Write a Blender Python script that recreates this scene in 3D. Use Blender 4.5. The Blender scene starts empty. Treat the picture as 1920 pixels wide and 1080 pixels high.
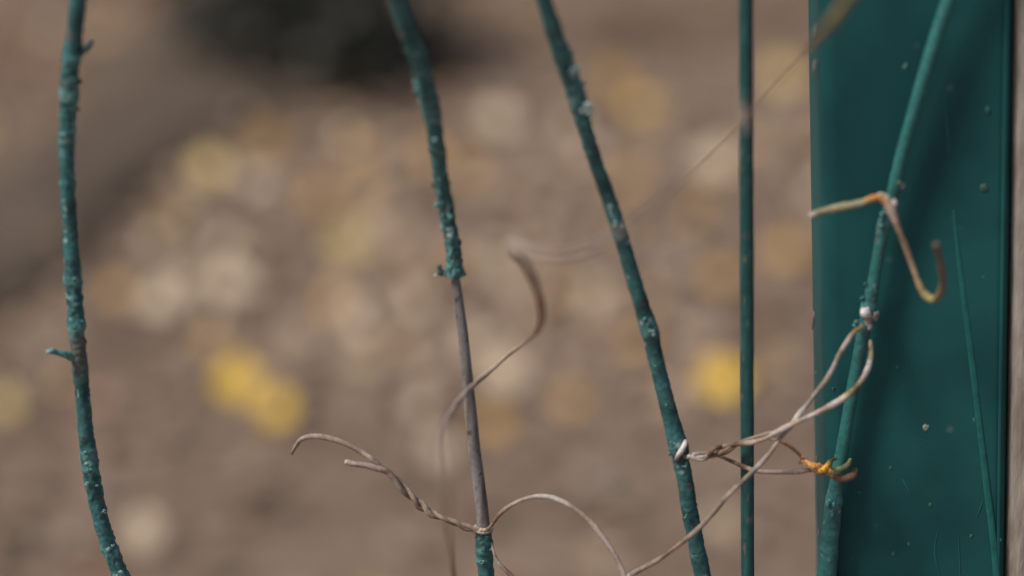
import bpy, math, random
from mathutils import Vector, Matrix, noise

random.seed(11)
R = math.radians
SC = bpy.context.scene
COL = SC.collection

# ---------------------------------------------------------------- camera
PITCH, ROLL, LENS, FOCUS = 20.0, 2.5, 85.0, 0.47
FPX = LENS / 36.0 * 1920.0                      # focal length in photograph pixels
cam_d = bpy.data.cameras.new('camera')
cam = bpy.data.objects.new('camera', cam_d)
COL.objects.link(cam)
CAM = Vector((0, -FOCUS * math.cos(R(PITCH)), 0.6 + FOCUS * math.sin(R(PITCH))))
ROT = Matrix.Rotation(R(90 - PITCH), 3, 'X') @ Matrix.Rotation(R(ROLL), 3, 'Z')
cam.matrix_world = Matrix.Translation(CAM) @ ROT.to_4x4()
cam_d.lens = LENS
cam_d.sensor_width = 36
cam_d.clip_start = 0.02
cam_d.clip_end = 500
cam_d.dof.use_dof = True
cam_d.dof.focus_distance = FOCUS + 0.021
cam_d.dof.aperture_fstop = 5.9
SC.camera = cam

# ---------------------------------------------------------------- light: soft overcast day, brighter side on the left
SUN_EL, SUN_AZ = 50.0, 243.0                    # azimuth measured from +Y clockwise (sun is front-left, behind the camera)
w = bpy.data.worlds.new('World')
SC.world = w
w.use_nodes = True
nt = w.node_tree
nt.nodes.clear()
sky = nt.nodes.new('ShaderNodeTexSky')
sky.sky_type = 'NISHITA'
sky.sun_disc = False
sky.sun_elevation = R(SUN_EL)
sky.sun_rotation = R(SUN_AZ)
sky.dust_density = 4.0
bg = nt.nodes.new('ShaderNodeBackground')
bg.inputs['Strength'].default_value = 0.068
ow = nt.nodes.new('ShaderNodeOutputWorld')
nt.links.new(sky.outputs[0], bg.inputs[0])
nt.links.new(bg.outputs[0], ow.inputs[0])

sd = bpy.data.lights.new('sun', 'SUN')
sd.energy = 2.9
sd.angle = R(14)
sd.color = (1.0, 0.93, 0.84)
sun = bpy.data.objects.new('sun', sd)
COL.objects.link(sun)
tosun = Vector((math.sin(R(SUN_AZ)) * math.cos(R(SUN_EL)), math.cos(R(SUN_AZ)) * math.cos(R(SUN_EL)), math.sin(R(SUN_EL))))
sun.rotation_euler = tosun.to_track_quat('Z', 'Y').to_euler()
sun.location = (-1, -1, 3)

vs = SC.view_settings
vs.view_transform = 'Standard'
vs.look = 'None'
vs.exposure = 0.0
vs.gamma = 1.0
vs.use_curve_mapping = False

# ---------------------------------------------------------------- helpers
def ray(px, py):
    d = Vector(((px - 960) / FPX, (540 - py) / FPX, -1.0))
    return ROT @ d

def at(px, py, wmm=0.0):
    """point of the fence plane (y = 0), or wmm millimetres in front of it, seen at this place"""
    d = ray(px, py)
    t = (-wmm / 1000.0 - CAM.y) / d.y
    return CAM + d * t

def ground_at(px, py, z=0.0):
    d = ray(px, py)
    t = (z - CAM.z) / d.z
    return CAM + d * t

PXM = FOCUS / FPX                                # metres per photograph pixel at the fence

def srgb(r, g, b):
    f = lambda c: (c / 255 / 12.92) if c / 255 <= 0.04045 else ((c / 255 + 0.055) / 1.055) ** 2.4
    return (f(r), f(g), f(b))

def tag(o, label, cat, group=None, kind=None):
    if label: o['label'] = label
    if cat: o['category'] = cat
    if group: o['group'] = group
    if kind: o['kind'] = kind
    return o

def empty(name, loc, label, cat, group=None):
    o = bpy.data.objects.new(name, None)
    o.empty_display_size = 0.01
    o.location = loc
    COL.objects.link(o)
    return tag(o, label, cat, group)

class MB:
    def __init__(s):
        s.v, s.f, s.c, s.m = [], [], [], []
    def add(s, vs_, fs, cols, mi=0):
        n = len(s.v)
        s.v += vs_
        s.f += [tuple(i + n for i in f) for f in fs]
        s.c += cols
        s.m += [mi] * len(fs)
    def build(s, name, mats, parent=None, smooth=True):
        me = bpy.data.meshes.new(name)
        if not isinstance(mats, (list, tuple)): mats = [mats]
        off = Vector((0, 0, 0))
        if parent is not None: off = parent.location
        me.from_pydata([tuple(Vector(p) - off) for p in s.v], [], s.f)
        for m in mats: me.materials.append(m)
        if s.c:
            a = me.color_attributes.new('tint', 'FLOAT_COLOR', 'POINT')
            flat = []
            for c in s.c: flat += [c[0], c[1], c[2], 1.0]
            a.data.foreach_set('color', flat)
        me.polygons.foreach_set('material_index', s.m)
        me.polygons.foreach_set('use_smooth', [smooth] * len(me.polygons))
        me.update()
        o = bpy.data.objects.new(name, me)
        COL.objects.link(o)
        if parent is not None: o.parent = parent
        return o

def catmull(P, t):
    """P list of tuples, t in 0..len-1"""
    n = len(P)
    i = min(int(t), n - 2)
    u = t - i
    p0, p1, p2, p3 = P[max(i - 1, 0)], P[i], P[i + 1], P[min(i + 2, n - 1)]
    return tuple(0.5 * ((2 * b) + (-a + c) * u + (2 * a - 5 * b + 4 * c - d) * u * u + (-a + 3 * b - 3 * c + d) * u ** 3)
                 for a, b, c, d in zip(p0, p1, p2, p3))

def resample(P, step):
    """P: list of (Vector, radius, ...extras) -> evenly spaced list of tuples (Vector, extras)"""
    Q = [tuple(p[0]) + tuple(p[1:]) for p in P]
    out = []
    for i in range(len(Q) - 1):
        L = (Vector(Q[i][:3]) - Vector(Q[i + 1][:3])).length
        k = max(1, int(L / step))
        for j in range(k): out.append(catmull(Q, i + j / k))
    out.append(Q[-1])
    return out

def frames(pts):
    T = []
    n = len(pts)
    for i in range(n):
        t = pts[min(i + 1, n - 1)] - pts[max(i - 1, 0)]
        T.append(t.normalized())
    up = Vector((0, -1, 0)) if abs(T[0].y) < 0.9 else Vector((1, 0, 0))
    N = [(up - T[0] * up.dot(T[0])).normalized()]
    for i in range(1, n):
        v = N[-1] - T[i] * N[-1].dot(T[i])
        N.append(v.normalized())
    return T, N

def tube(mb, rows, seg=14, disp=None, color=None, mi=0, caps=True):
    """rows: tuples (x,y,z,r,...)   disp(s, ang, row, pos)->radius factor   color(s, ang, row, pos, d)->rgb"""
    pts = [Vector(r[:3]) for r in rows]
    T, N = frames(pts)
    V, C, F = [], [], []
    s = 0.0
    for i, p in enumerate(pts):
        if i: s += (p - pts[i - 1]).length
        B = T[i].cross(N[i])
        for k in range(seg):
            a = 2 * math.pi * k / seg
            dirv = N[i] * math.cos(a) + B * math.sin(a)
            d = disp(s, a, rows[i], p + dirv * rows[i][3]) if disp else 1.0
            q = p + dirv * rows[i][3] * d
            V.append(q)
            C.append(color(s, a, rows[i], q, d) if color else (0.5, 0.5, 0.5))
    n = len(pts)
    for i in range(n - 1):
        for k in range(seg):
            k2 = (k + 1) % seg
            F.append((i * seg + k, i * seg + k2, (i + 1) * seg + k2, (i + 1) * seg + k))
    if caps:
        for i, sg in ((0, -1), (n - 1, 1)):
            V.append(pts[i] + T[i] * sg * rows[i][3] * 0.5)
            C.append(C[i * seg])
            c = len(V) - 1
            for k in range(seg):
                k2 = (k + 1) % seg
                F.append((c, i * seg + k2, i * seg + k) if sg < 0 else (c, i * seg + k, i * seg + k2))
    mb.add(V, F, C, mi)

def blob(mb, c, r, col, sq=(1, 1, 1), seed=0, amp=0.35, rings=9, seg=12, mi=0):
    V, F, C = [], [], []
    for i in range(rings + 1):
        th = math.pi * i / rings
        for k in range(seg):
            a = 2 * math.pi * k / seg
            d = Vector((math.sin(th) * math.cos(a), math.sin(th) * math.sin(a), math.cos(th)))
            nn = noise.noise(d * 1.7 + Vector((seed, 3.1 * seed, 0))) * amp
            q = Vector((d.x * sq[0], d.y * sq[1], d.z * sq[2])) * r * (1 + nn) + c
            V.append(q)
            f = 1 + noise.noise(q * 1500) * 0.3
            C.append((col[0] * f, col[1] * f, col[2] * f))
    for i in range(rings):
        for k in range(seg):
            k2 = (k + 1) % seg
            F.append((i * seg + k, (i + 1) * seg + k, (i + 1) * seg + k2, i * seg + k2))
    mb.add(V, F, C, mi)

def mix(a, b, t):
    t = max(0.0, min(1.0, t))
    return tuple(x + (y - x) * t for x, y in zip(a, b))

# ---------------------------------------------------------------- materials
def mat(name, base=None, rough=0.6, attr=False, nscale=900.0, namt=0.35, bump=0.0, bscale=2500.0, spec=0.4, dist=0.0002, c2=None, sheen=0.0):
    m = bpy.data.materials.new(name)
    m.use_nodes = True
    t = m.node_tree
    b = t.nodes['Principled BSDF']
    b.inputs['Roughness'].default_value = rough
    b.inputs['Specular IOR Level'].default_value = spec
    tc = t.nodes.new('ShaderNodeTexCoord')
    n1 = t.nodes.new('ShaderNodeTexNoise')
    n1.inputs['Scale'].default_value = nscale
    n1.inputs['Detail'].default_value = 5
    n1.inputs['Roughness'].default_value = 0.65
    t.links.new(tc.outputs['Object'], n1.inputs['Vector'])
    rmp = t.nodes.new('ShaderNodeMapRange')
    rmp.inputs[1].default_value = 0.3
    rmp.inputs[2].default_value = 0.7
    rmp.inputs[3].default_value = 1 - namt
    rmp.inputs[4].default_value = 1 + namt
    t.links.new(n1.outputs['Fac'], rmp.inputs[0])
    mx = t.nodes.new('ShaderNodeVectorMath')
    mx.operation = 'SCALE'
    t.links.new(rmp.outputs[0], mx.inputs['Scale'])
    if attr:
        a = t.nodes.new('ShaderNodeAttribute')
        a.attribute_name = 'tint'
        t.links.new(a.outputs['Color'], mx.inputs[0])
    elif c2:
        n3 = t.nodes.new('ShaderNodeTexNoise')
        n3.inputs['Scale'].default_value = nscale * 0.31
        n3.inputs['Detail'].default_value = 4
        t.links.new(tc.outputs['Object'], n3.inputs['Vector'])
        cr = t.nodes.new('ShaderNodeValToRGB')
        cr.color_ramp.elements[0].position = 0.35
        cr.color_ramp.elements[0].color = (*base, 1)
        cr.color_ramp.elements[1].position = 0.65
        cr.color_ramp.elements[1].color = (*c2, 1)
        t.links.new(n3.outputs['Fac'], cr.inputs[0])
        t.links.new(cr.outputs[0], mx.inputs[0])
    else:
        mx.inputs[0].default_value = base
    t.links.new(mx.outputs[0], b.inputs['Base Color'])
    if bump:
        n2 = t.nodes.new('ShaderNodeTexNoise')
        n2.inputs['Scale'].default_value = bscale
        n2.inputs['Detail'].default_value = 4
        t.links.new(tc.outputs['Object'], n2.inputs['Vector'])
        bp = t.nodes.new('ShaderNodeBump')
        bp.inputs['Strength'].default_value = bump
        bp.inputs['Distance'].default_value = dist
        t.links.new(n2.outputs['Fac'], bp.inputs['Height'])
        t.links.new(bp.outputs[0], b.inputs['Normal'])
    return m

M_STEM = mat('painted_bark', attr=True, rough=0.5, nscale=1100, namt=0.28, bump=0.5, bscale=2200, spec=0.45)
M_TEND = mat('dry_tendril_skin', attr=True, rough=0.75, nscale=1500, namt=0.25, bump=0.4, bscale=3500, spec=0.15)
M_BARE = mat('bare_bark', attr=True, rough=0.5, nscale=1300, namt=0.25, bump=0.3, bscale=3000, spec=0.45)

TEAL = (0.046, 0.165, 0.172)
TEAL_DK = (0.018, 0.070, 0.073)
TEAL_LT = (0.12, 0.30, 0.30)
CHALK = (0.30, 0.46, 0.47)
BARKB = (0.17, 0.12, 0.10)

# painted metal of the post: noise mottling, faint dirt, tiny pale specks
def post_material():
    m = bpy.data.materials.new('green_gloss_paint')
    m.use_nodes = True
    t = m.node_tree
    b = t.nodes['Principled BSDF']
    tc = t.nodes.new('ShaderNodeTexCoord')
    n1 = t.nodes.new('ShaderNodeTexNoise')
    n1.inputs['Scale'].default_value = 32
    n1.inputs['Detail'].default_value = 6
    t.links.new(tc.outputs['Object'], n1.inputs['Vector'])
    cr = t.nodes.new('ShaderNodeValToRGB')
    e = cr.color_ramp.elements
    e[0].position = 0.40; e[0].color = (0.0125, 0.0800, 0.0900, 1)
    e[1].position = 0.62; e[1].color = (0.0185, 0.1240, 0.1300, 1)
    t.links.new(n1.outputs['Fac'], cr.inputs[0])
    # small pale dust specks
    vo = t.nodes.new('ShaderNodeTexVoronoi')
    vo.inputs['Scale'].default_value = 150
    t.links.new(tc.outputs['Object'], vo.inputs['Vector'])
    ns = t.nodes.new('ShaderNodeTexNoise')
    ns.inputs['Scale'].default_value = 60
    t.links.new(tc.outputs['Object'], ns.inputs['Vector'])
    lt = t.nodes.new('ShaderNodeMapRange')
    lt.inputs[1].default_value = 0.16; lt.inputs[2].default_value = 0.05
    lt.inputs[3].default_value = 0.0; lt.inputs[4].default_value = 1.0
    t.links.new(vo.outputs['Distance'], lt.inputs[0])
    gt = t.nodes.new('ShaderNodeMapRange')
    gt.inputs[1].default_value = 0.52; gt.inputs[2].default_value = 0.66
    gt.inputs[3].default_value = 0.0; gt.inputs[4].default_value = 0.16
    t.links.new(ns.outputs['Fac'], gt.inputs[0])
    mu = t.nodes.new('ShaderNodeMath'); mu.operation = 'MULTIPLY'
    t.links.new(lt.outputs[0], mu.inputs[0]); t.links.new(gt.outputs[0], mu.inputs[1])
    mxx = t.nodes.new('ShaderNodeMix'); mxx.data_type = 'RGBA'
    t.links.new(mu.outputs[0], mxx.inputs[0])
    t.links.new(cr.outputs[0], mxx.inputs[6])
    mxx.inputs[7].default_value = (0.35, 0.45, 0.42, 1)
    t.links.new(mxx.outputs[2], b.inputs['Base Color'])
    n2 = t.nodes.new('ShaderNodeTexNoise')
    n2.inputs['Scale'].default_value = 300
    n2.inputs['Detail'].default_value = 3
    t.links.new(tc.outputs['Object'], n2.inputs['Vector'])
    bp = t.nodes.new('ShaderNodeBump')
    bp.inputs['Strength'].default_value = 0.12
    bp.inputs['Distance'].default_value = 0.0003
    t.links.new(n2.outputs['Fac'], bp.inputs['Height'])
    t.links.new(bp.outputs[0], b.inputs['Normal'])
    r2 = t.nodes.new('ShaderNodeMapRange')
    r2.inputs[3].default_value = 0.42; r2.inputs[4].default_value = 0.65
    t.links.new(n1.outputs['Fac'], r2.inputs[0])
    t.links.new(r2.outputs[0], b.inputs['Roughness'])
    b.inputs['Specular IOR Level'].default_value = 0.22
    return m
M_POST = post_material()
M_ROD = mat('rod_paint', attr=True, rough=0.38, nscale=500, namt=0.18, bump=0.15, bscale=1200)
M_SCR = mat('thin_scratched_paint', base=(0.016, 0.150, 0.145), rough=0.45, nscale=600, namt=0.25)
M_SPECK = mat('dried_splash', attr=True, rough=0.7, nscale=2000, namt=0.2)

# weathered board
def board_material():
    m = bpy.data.materials.new('weathered_board')
    m.use_nodes = True
    t = m.node_tree
    b = t.nodes['Principled BSDF']
    b.inputs['Roughness'].default_value = 0.85
    tc = t.nodes.new('ShaderNodeTexCoord')
    mp = t.nodes.new('ShaderNodeMapping')
    mp.inputs['Scale'].default_value = (420, 420, 75)
    mp.inputs['Rotation'].default_value = (0, R(7), 0)
    t.links.new(tc.outputs['Object'], mp.inputs[0])
    n = t.nodes.new('ShaderNodeTexNoise')
    n.inputs['Scale'].default_value = 1.0
    n.inputs['Detail'].default_value = 6
    n.inputs['Roughness'].default_value = 0.7
    t.links.new(mp.outputs[0], n.inputs['Vector'])
    cr = t.nodes.new('ShaderNodeValToRGB')
    e = cr.color_ramp.elements
    e[0].position = 0.3; e[0].color = (0.20, 0.158, 0.125, 1)
    e[1].position = 0.7; e[1].color = (0.47, 0.43, 0.39, 1)
    k = e.new(0.5); k.color = (0.33, 0.29, 0.255, 1)
    t.links.new(n.outputs['Fac'], cr.inputs[0])
    t.links.new(cr.outputs[0], b.inputs['Base Color'])
    bp = t.nodes.new('ShaderNodeBump')
    bp.inputs['Strength'].default_value = 0.6
    bp.inputs['Distance'].default_value = 0.0008
    t.links.new(n.outputs['Fac'], bp.inputs['Height'])
    t.links.new(bp.outputs[0], b.inputs['Normal'])
    return m
M_BOARD = board_material()

# ---------------------------------------------------------------- ground
def ground_sheet():
    m = mat('bare_earth', base=(0.205, 0.152, 0.117), c2=(0.25, 0.186, 0.143), rough=0.95, nscale=14, namt=0.22, bump=0.8, bscale=60, dist=0.01, spec=0.1)
    mb = MB()
    V, F, C = [], [], []
    xs = [-60, -20, -8] + [-3 + 6 * i / 80 for i in range(81)] + [8, 20, 60]
    ys = [-60, -15, -4] + [-1 + 7 * i / 90 for i in range(91)] + [10, 20, 60, 200]
    for y in ys:
        for x in xs:
            z = (noise.noise(Vector((x * 3.1, y * 3.1, 0))) * 0.010 + noise.noise(Vector((x * 11, y * 11, 4))) * 0.004) - 0.008
            V.append(Vector((x, y, z)))
    nx = len(xs)
    for j in range(len(ys) - 1):
        for i in range(nx - 1):
            F.append((j * nx + i, j * nx + i + 1, (j + 1) * nx + i + 1, (j + 1) * nx + i))
    mb.v, mb.f, mb.m = V, F, [0] * len(F)
    o = mb.build('ground', m)
    o['kind'] = 'structure'
    o['label'] = 'bare brown earth under the fallen leaves'
ground_sheet()

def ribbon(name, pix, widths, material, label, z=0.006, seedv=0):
    """a strip of darker colour lying on the ground, uneven edges"""
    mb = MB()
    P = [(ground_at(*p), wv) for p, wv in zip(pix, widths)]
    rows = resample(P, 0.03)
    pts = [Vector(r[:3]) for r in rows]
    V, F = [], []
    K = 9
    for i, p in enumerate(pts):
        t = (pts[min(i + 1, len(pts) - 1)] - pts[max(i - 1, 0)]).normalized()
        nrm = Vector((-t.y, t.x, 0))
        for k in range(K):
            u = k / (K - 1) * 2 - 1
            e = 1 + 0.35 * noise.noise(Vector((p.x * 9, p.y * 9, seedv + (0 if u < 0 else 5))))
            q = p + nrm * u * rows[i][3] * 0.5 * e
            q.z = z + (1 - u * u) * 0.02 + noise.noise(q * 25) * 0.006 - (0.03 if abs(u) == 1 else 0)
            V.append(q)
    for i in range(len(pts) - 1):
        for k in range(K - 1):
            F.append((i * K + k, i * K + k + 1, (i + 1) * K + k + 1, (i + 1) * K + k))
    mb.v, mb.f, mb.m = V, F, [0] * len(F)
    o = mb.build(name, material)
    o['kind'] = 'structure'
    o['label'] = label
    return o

M_STRIP = mat('dark_grey_strip', base=(0.108, 0.083, 0.064), c2=(0.155, 0.12, 0.093), rough=0.9, nscale=25, namt=0.3, bump=0.8, bscale=90, dist=0.01, spec=0.15)  # slanting strip: plainly darker brown than the bare earth
M_STRIP2 = mat('dark_brown_soil', base=(0.14, 0.10, 0.073), c2=(0.20, 0.145, 0.105), rough=0.9, nscale=25, namt=0.3, bump=0.8, bscale=90, dist=0.01, spec=0.15)
ribbon('dark_strip', [(-260, 620), (-60, 500), (90, 385), (230, 285), (340, 205), (450, 130), (560, 95)], [0.20, 0.22, 0.2, 0.2, 0.24, 0.45, 0.5], M_STRIP,
       'dark grey strip slanting up towards the shrub', seedv=1)
ribbon('dark_strip', [(640, 95), (800, 78), (960, 62), (1150, 58), (1330, 60), (1480, 70), (1620, 90)], [0.5, 0.30, 0.20, 0.18, 0.2, 0.34, 0.4], M_STRIP2,
       'dark brown soil strip across the far side of the leafy ground', seedv=2)

# ---------------------------------------------------------------- fallen leaves
LM = {
    'tan': (0.41, 0.30, 0.205), 'pink': (0.42, 0.31, 0.24), 'cream': (0.70, 0.57, 0.42), 'ochre': (0.56, 0.34, 0.11),
    'yellow': (0.95, 0.63, 0.07), 'paleyellow': (0.78, 0.60, 0.25), 'brown': (0.30, 0.215, 0.155), 'umber': (0.22, 0.16, 0.115),
    'grey': (0.34, 0.27, 0.225), 'russet': (0.36, 0.21, 0.135),
}
LMK = list(LM)
LMAT = {k: mat('leaf_' + k, base=v, rough=0.7, nscale=60, namt=0.18, spec=0.3) for k, v in LM.items()}

def leaf_geo(mb, c, size, yaw, tilt, roll, mi, curl=0.25, lobes=0):
    """a real leaf outline, two halves folded on the midrib, curled lengthwise"""
    prof = [(0.0, 0.03), (0.12, 0.26), (0.3, 0.42), (0.5, 0.45), (0.7, 0.34), (0.88, 0.15), (1.0, 0.0)]
    M = Matrix.Translation(c) @ Matrix.Rotation(yaw, 4, 'Z') @ Matrix.Rotation(tilt, 4, 'X') @ Matrix.Rotation(roll, 4, 'Y')
    V = []
    for i, (t, wd) in enumerate(prof):
        wd = wd * (1 + (0.22 if (lobes and i % 2) else 0))
        z = -curl * (t - 0.5) ** 2
        for u in (-1, -0.5, 0, 0.5, 1):
            V.append(M @ Vector((u * wd * size, (t - 0.5) * size, (z + 0.10 * abs(u) * wd) * size)))
    F = []
    for i in range(len(prof) - 1):
        for k in range(4):
            F.append((i * 5 + k, i * 5 + k + 1, (i + 1) * 5 + k + 1, (i + 1) * 5 + k))
    mb.add(V, F, [], mi)

def project(p):
    q = ROT.transposed() @ (p - CAM)
    return 960 + FPX * q.x / -q.z, 540 - FPX * q.y / -q.z

def litter():
    mb = MB()
    n = 0
    weights_mid = {'tan': 22, 'pink': 22, 'cream': 4.5, 'ochre': 6, 'yellow': 0.3, 'paleyellow': 1, 'brown': 22, 'umber': 7, 'grey': 18, 'russet': 4}
    weights_low = {'tan': 10, 'pink': 8, 'cream': 1.0, 'ochre': 2, 'yellow': 0, 'paleyellow': 0.3, 'brown': 34, 'umber': 9, 'grey': 18, 'russet': 4}
    weights_far = {'tan': 6, 'pink': 0, 'cream': 0.2, 'ochre': 14, 'yellow': 0, 'paleyellow': 0, 'brown': 24, 'umber': 14, 'grey': 0, 'russet': 30}
    tries = 0
    while n < 9500 and tries < 90000:
        tries += 1
        y = random.uniform(0.4, 4.4)
        x = random.uniform(-1.1, 1.1) * (0.45 + 0.33 * y)
        p = Vector((x, y, random.uniform(0.002, 0.012)))
        px, py = project(p)
        # the dark strips and the bare earth beyond them carry few leaves
        edge = 560 - 0.98 * px if px < 480 else 110 - 0.02 * (px - 480)
        far = py < edge - 60
        strip = abs(py - edge) < 62
        if strip and random.random() < 0.85: continue
        if far and random.random() < 0.15: continue
        if far: wt = weights_far
        elif py > 700: wt = weights_low if random.random() < min(1, (py - 640) / 160) else weights_mid
        else: wt = weights_mid
        if py > 740 and random.random() < 0.45: continue
        # clumping
        if noise.noise(Vector((x * 5, y * 5, 7))) < -0.25 and random.random() < 0.6: continue
        k = random.choices(LMK, [wt[a] for a in LMK])[0]
        if noise.noise(Vector((x * 8, y * 6, 17))) > 0.18 and random.random() < 0.75: k = random.choice(['brown', 'umber', 'umber', 'grey'])
        leaf_geo(mb, p, (random.uniform(0.016, 0.022) if k in ('cream', 'paleyellow', 'yellow', 'ochre') else random.uniform(0.010, 0.026)), random.uniform(0, 6.28), random.gauss(0, 0.3), random.gauss(0, 0.35), LMK.index(k),
                 curl=random.uniform(-0.1, 0.7), lobes=random.random() < 0.4)
        n += 1
    for i in range(105):
        px, py = random.gauss(800, 420), random.gauss(400, 190)
        if py < 190 or py > 1000 or (px < 480 and py < 640 - 0.98 * px): continue
        p = ground_at(px, py, 0.012)
        k = random.choice(['cream', 'cream', 'pink', 'tan', 'ochre', 'pink'])
        leaf_geo(mb, p, random.uniform(0.016, 0.024), random.uniform(-0.5, 0.5), R(50), random.gauss(-0.1, 0.2), LMK.index(k), curl=0.2)
    o = mb.build('leaf_litter', [LMAT[k] for k in LMK])
    tag(o, 'blurred carpet of dry brown and tan fallen leaves', 'leaf litter', kind='stuff')
litter()

LEAVES = [  # px, py, size in photo pixels, colour, label
    (444, 682, 104, 'yellow', 'bright yellow fallen leaf, left and brighter one of the touching yellow pair'),
    (522, 722, 76, 'yellow', 'smaller yellow fallen leaf, right one of the touching yellow pair'),
    (1356, 680, 104, 'yellow', 'bright yellow fallen leaf partly behind the green metal rod'),
    (652, 432, 108, 'paleyellow', 'large pale yellow fallen leaf between the first two stems at mid height'),
    (316, 380, 78, 'ochre', 'ochre fallen leaf right of the upper half of the leftmost stem'),
    (496, 238, 92, 'ochre', 'orange ochre fallen leaf just below the dark shrub'),
    (266, 955, 108, 'cream', 'large cream fallen leaf near the bottom, right of the leftmost stem'),
    (946, 668, 112, 'cream', 'cream fallen leaf right of the bare grey stem, behind the thin tendril'),
    (926, 752, 84, 'ochre', 'ochre fallen leaf just below the cream one beside the bare grey stem'),
    (1222, 208, 96, 'tan', 'tan fallen leaf between the third stem and the metal rod near the top'),
    (1150, 128, 84, 'ochre', 'golden ochre fallen leaf right of the top of the third stem'),
    (1198, 165, 46, 'yellow', 'small golden fallen leaf above the tan leaf near the top'),
    (1338, 282, 104, 'cream', 'pale tan fallen leaf left of the metal rod, crossed by the thin straight tendril'),
    (432, 492, 98, 'cream', 'pale cream fallen leaf right of the middle of the leftmost stem'),
    (300, 525, 90, 'cream', 'beige fallen leaf between the leftmost stem and the pale cream leaf'),
    (934, 202, 92, 'cream', 'pinkish beige fallen leaf between the tops of the second and third stem'),
    (270, 858, 78, 'tan', 'tan fallen leaf just above the large cream leaf near the bottom'),
    (664, 712, 80, 'pink', 'pinkish fallen leaf between the yellow pair and the bare grey stem'),
    (1325, 600, 92, 'pink', 'pink beige fallen leaf above the yellow one beside the metal rod'),
    (1474, 436, 82, 'ochre', 'ochre fallen leaf between the metal rod and the green post'),
    (1466, 120, 86, 'paleyellow', 'yellowish fallen leaf between rod and post near the top'),
    (6, 712, 76, 'paleyellow', 'yellowish fallen leaf cut by the left edge of the picture'),
    (186, 705, 76, 'russet', 'orange brown fallen leaf right of the stub low on the leftmost stem'),
    (806, 262, 70, 'ochre', 'ochre fallen leaf behind the upper part of the second stem'),
    (592, 335, 82, 'ochre', 'ochre tan fallen leaf left of the second stem, below the orange ochre one'),
    (1142, 552, 82, 'tan', 'orange tan fallen leaf left of the middle of the third stem'),
    (392, 285, 84, 'paleyellow', 'dull yellow fallen leaf at the upper left edge of the leafy ground'),
    (1352, 482, 76, 'ochre', 'ochre fallen leaf left of the metal rod at mid height'),
    (102, 552, 84, 'tan', 'tan fallen leaf left of the middle of the leftmost stem'),
    (1420, 250, 80, 'tan', 'tan fallen leaf right behind the metal rod near the top'),
    (560, 590, 84, 'pink', 'pinkish fallen leaf above the touching yellow pair'),
    (110, 430, 70, 'ochre', 'brownish ochre fallen leaf left of the upper half of the leftmost stem'),
    (1260, 735, 66, 'tan', 'tan fallen leaf behind the lower part of the third stem'),
]
for (px, py, s, k, lab) in LEAVES:
    g = ground_at(px, py, 0.03)
    d = (g - CAM).length
    mb = MB()
    loc = Vector((g.x, g.y, 0.028))
    leaf_geo(mb, Vector((0, 0, 0)), s / FPX * d * (0.74 if k == 'yellow' else 0.66), random.uniform(-0.4, 0.4), R(55) + random.gauss(0, 0.1), random.gauss(0, 0.15), 0, curl=random.uniform(0.1, 0.4), lobes=True)
    o = mb.build('fallen_leaf', LMAT[k])
    low = min(v.co.z for v in o.data.vertices)
    o.location = (loc.x, loc.y, 0.002 - low)
    tag(o, lab, 'leaf', 'distinct fallen leaves on the ground')

# ---------------------------------------------------------------- dark shrub far behind
def shrub():
    base = ground_at(578, 128)
    root = empty('evergreen_shrub', (base.x, base.y, 0), 'low dark evergreen shrub, a blurred blackish patch at the top left', 'shrub')
    ml = mat('dark_leaf', base=(0.030, 0.030, 0.023), c2=(0.048, 0.052, 0.042), rough=0.5, nscale=20, namt=0.3)
    mw = mat('dark_twig', base=(0.035, 0.026, 0.02), rough=0.8, nscale=80)
    mb = MB()
    for i in range(3600):
        a = random.uniform(0, 6.28); th = math.acos(random.uniform(-0.2, 1))
        rr = random.uniform(0.1, 1.0) ** 0.9
        lump = 1 + 0.45 * noise.noise(Vector((math.cos(a) * 2, math.sin(a) * 2, th * 2)))
        p = Vector((math.cos(a) * math.sin(th) * 0.165, math.sin(a) * math.sin(th) * 0.15, 0.02 + math.cos(th) * 0.17)) * rr * lump + base
        p.z = max(p.z, 0.01)
        leaf_geo(mb, p, random.uniform(0.012, 0.024), random.uniform(0, 6.28), random.gauss(0, 0.7), random.gauss(0, 0.7), 0)
    mb.build('crown', ml, root)
    mb = MB()
    for i in range(14):
        a = random.uniform(0, 6.28); s = random.uniform(0.04, 0.1)
        tip = base + Vector((math.cos(a) * s, math.sin(a) * s, random.uniform(0.06, 0.11)))
        mid = base.lerp(tip, 0.5) + Vector((0, 0, 0.03))
        tube(mb, resample([(base + Vector((0, 0, -0.01)), 0.006), (mid, 0.004), (tip, 0.0015)], 0.02), seg=6)
    mb.build('branches', mw, root)
shrub()

# ---------------------------------------------------------------- post, rod, board
def bevel_box(w_, d_, bev, n=5):
    """closed cross-section outline of a rounded rectangle, front is -y"""
    out = []
    for cx, cy, a0 in ((w_ / 2 - bev, d_ / 2 - bev, 0), (-w_ / 2 + bev, d_ / 2 - bev, 90), (-w_ / 2 + bev, -d_ / 2 + bev, 180), (w_ / 2 - bev, -d_ / 2 + bev, 270)):
        for i in range(n + 1):
            a = R(a0 + 90 * i / n)
            out.append((cx + bev * math.cos(a), cy + bev * math.sin(a)))
    return out

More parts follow.
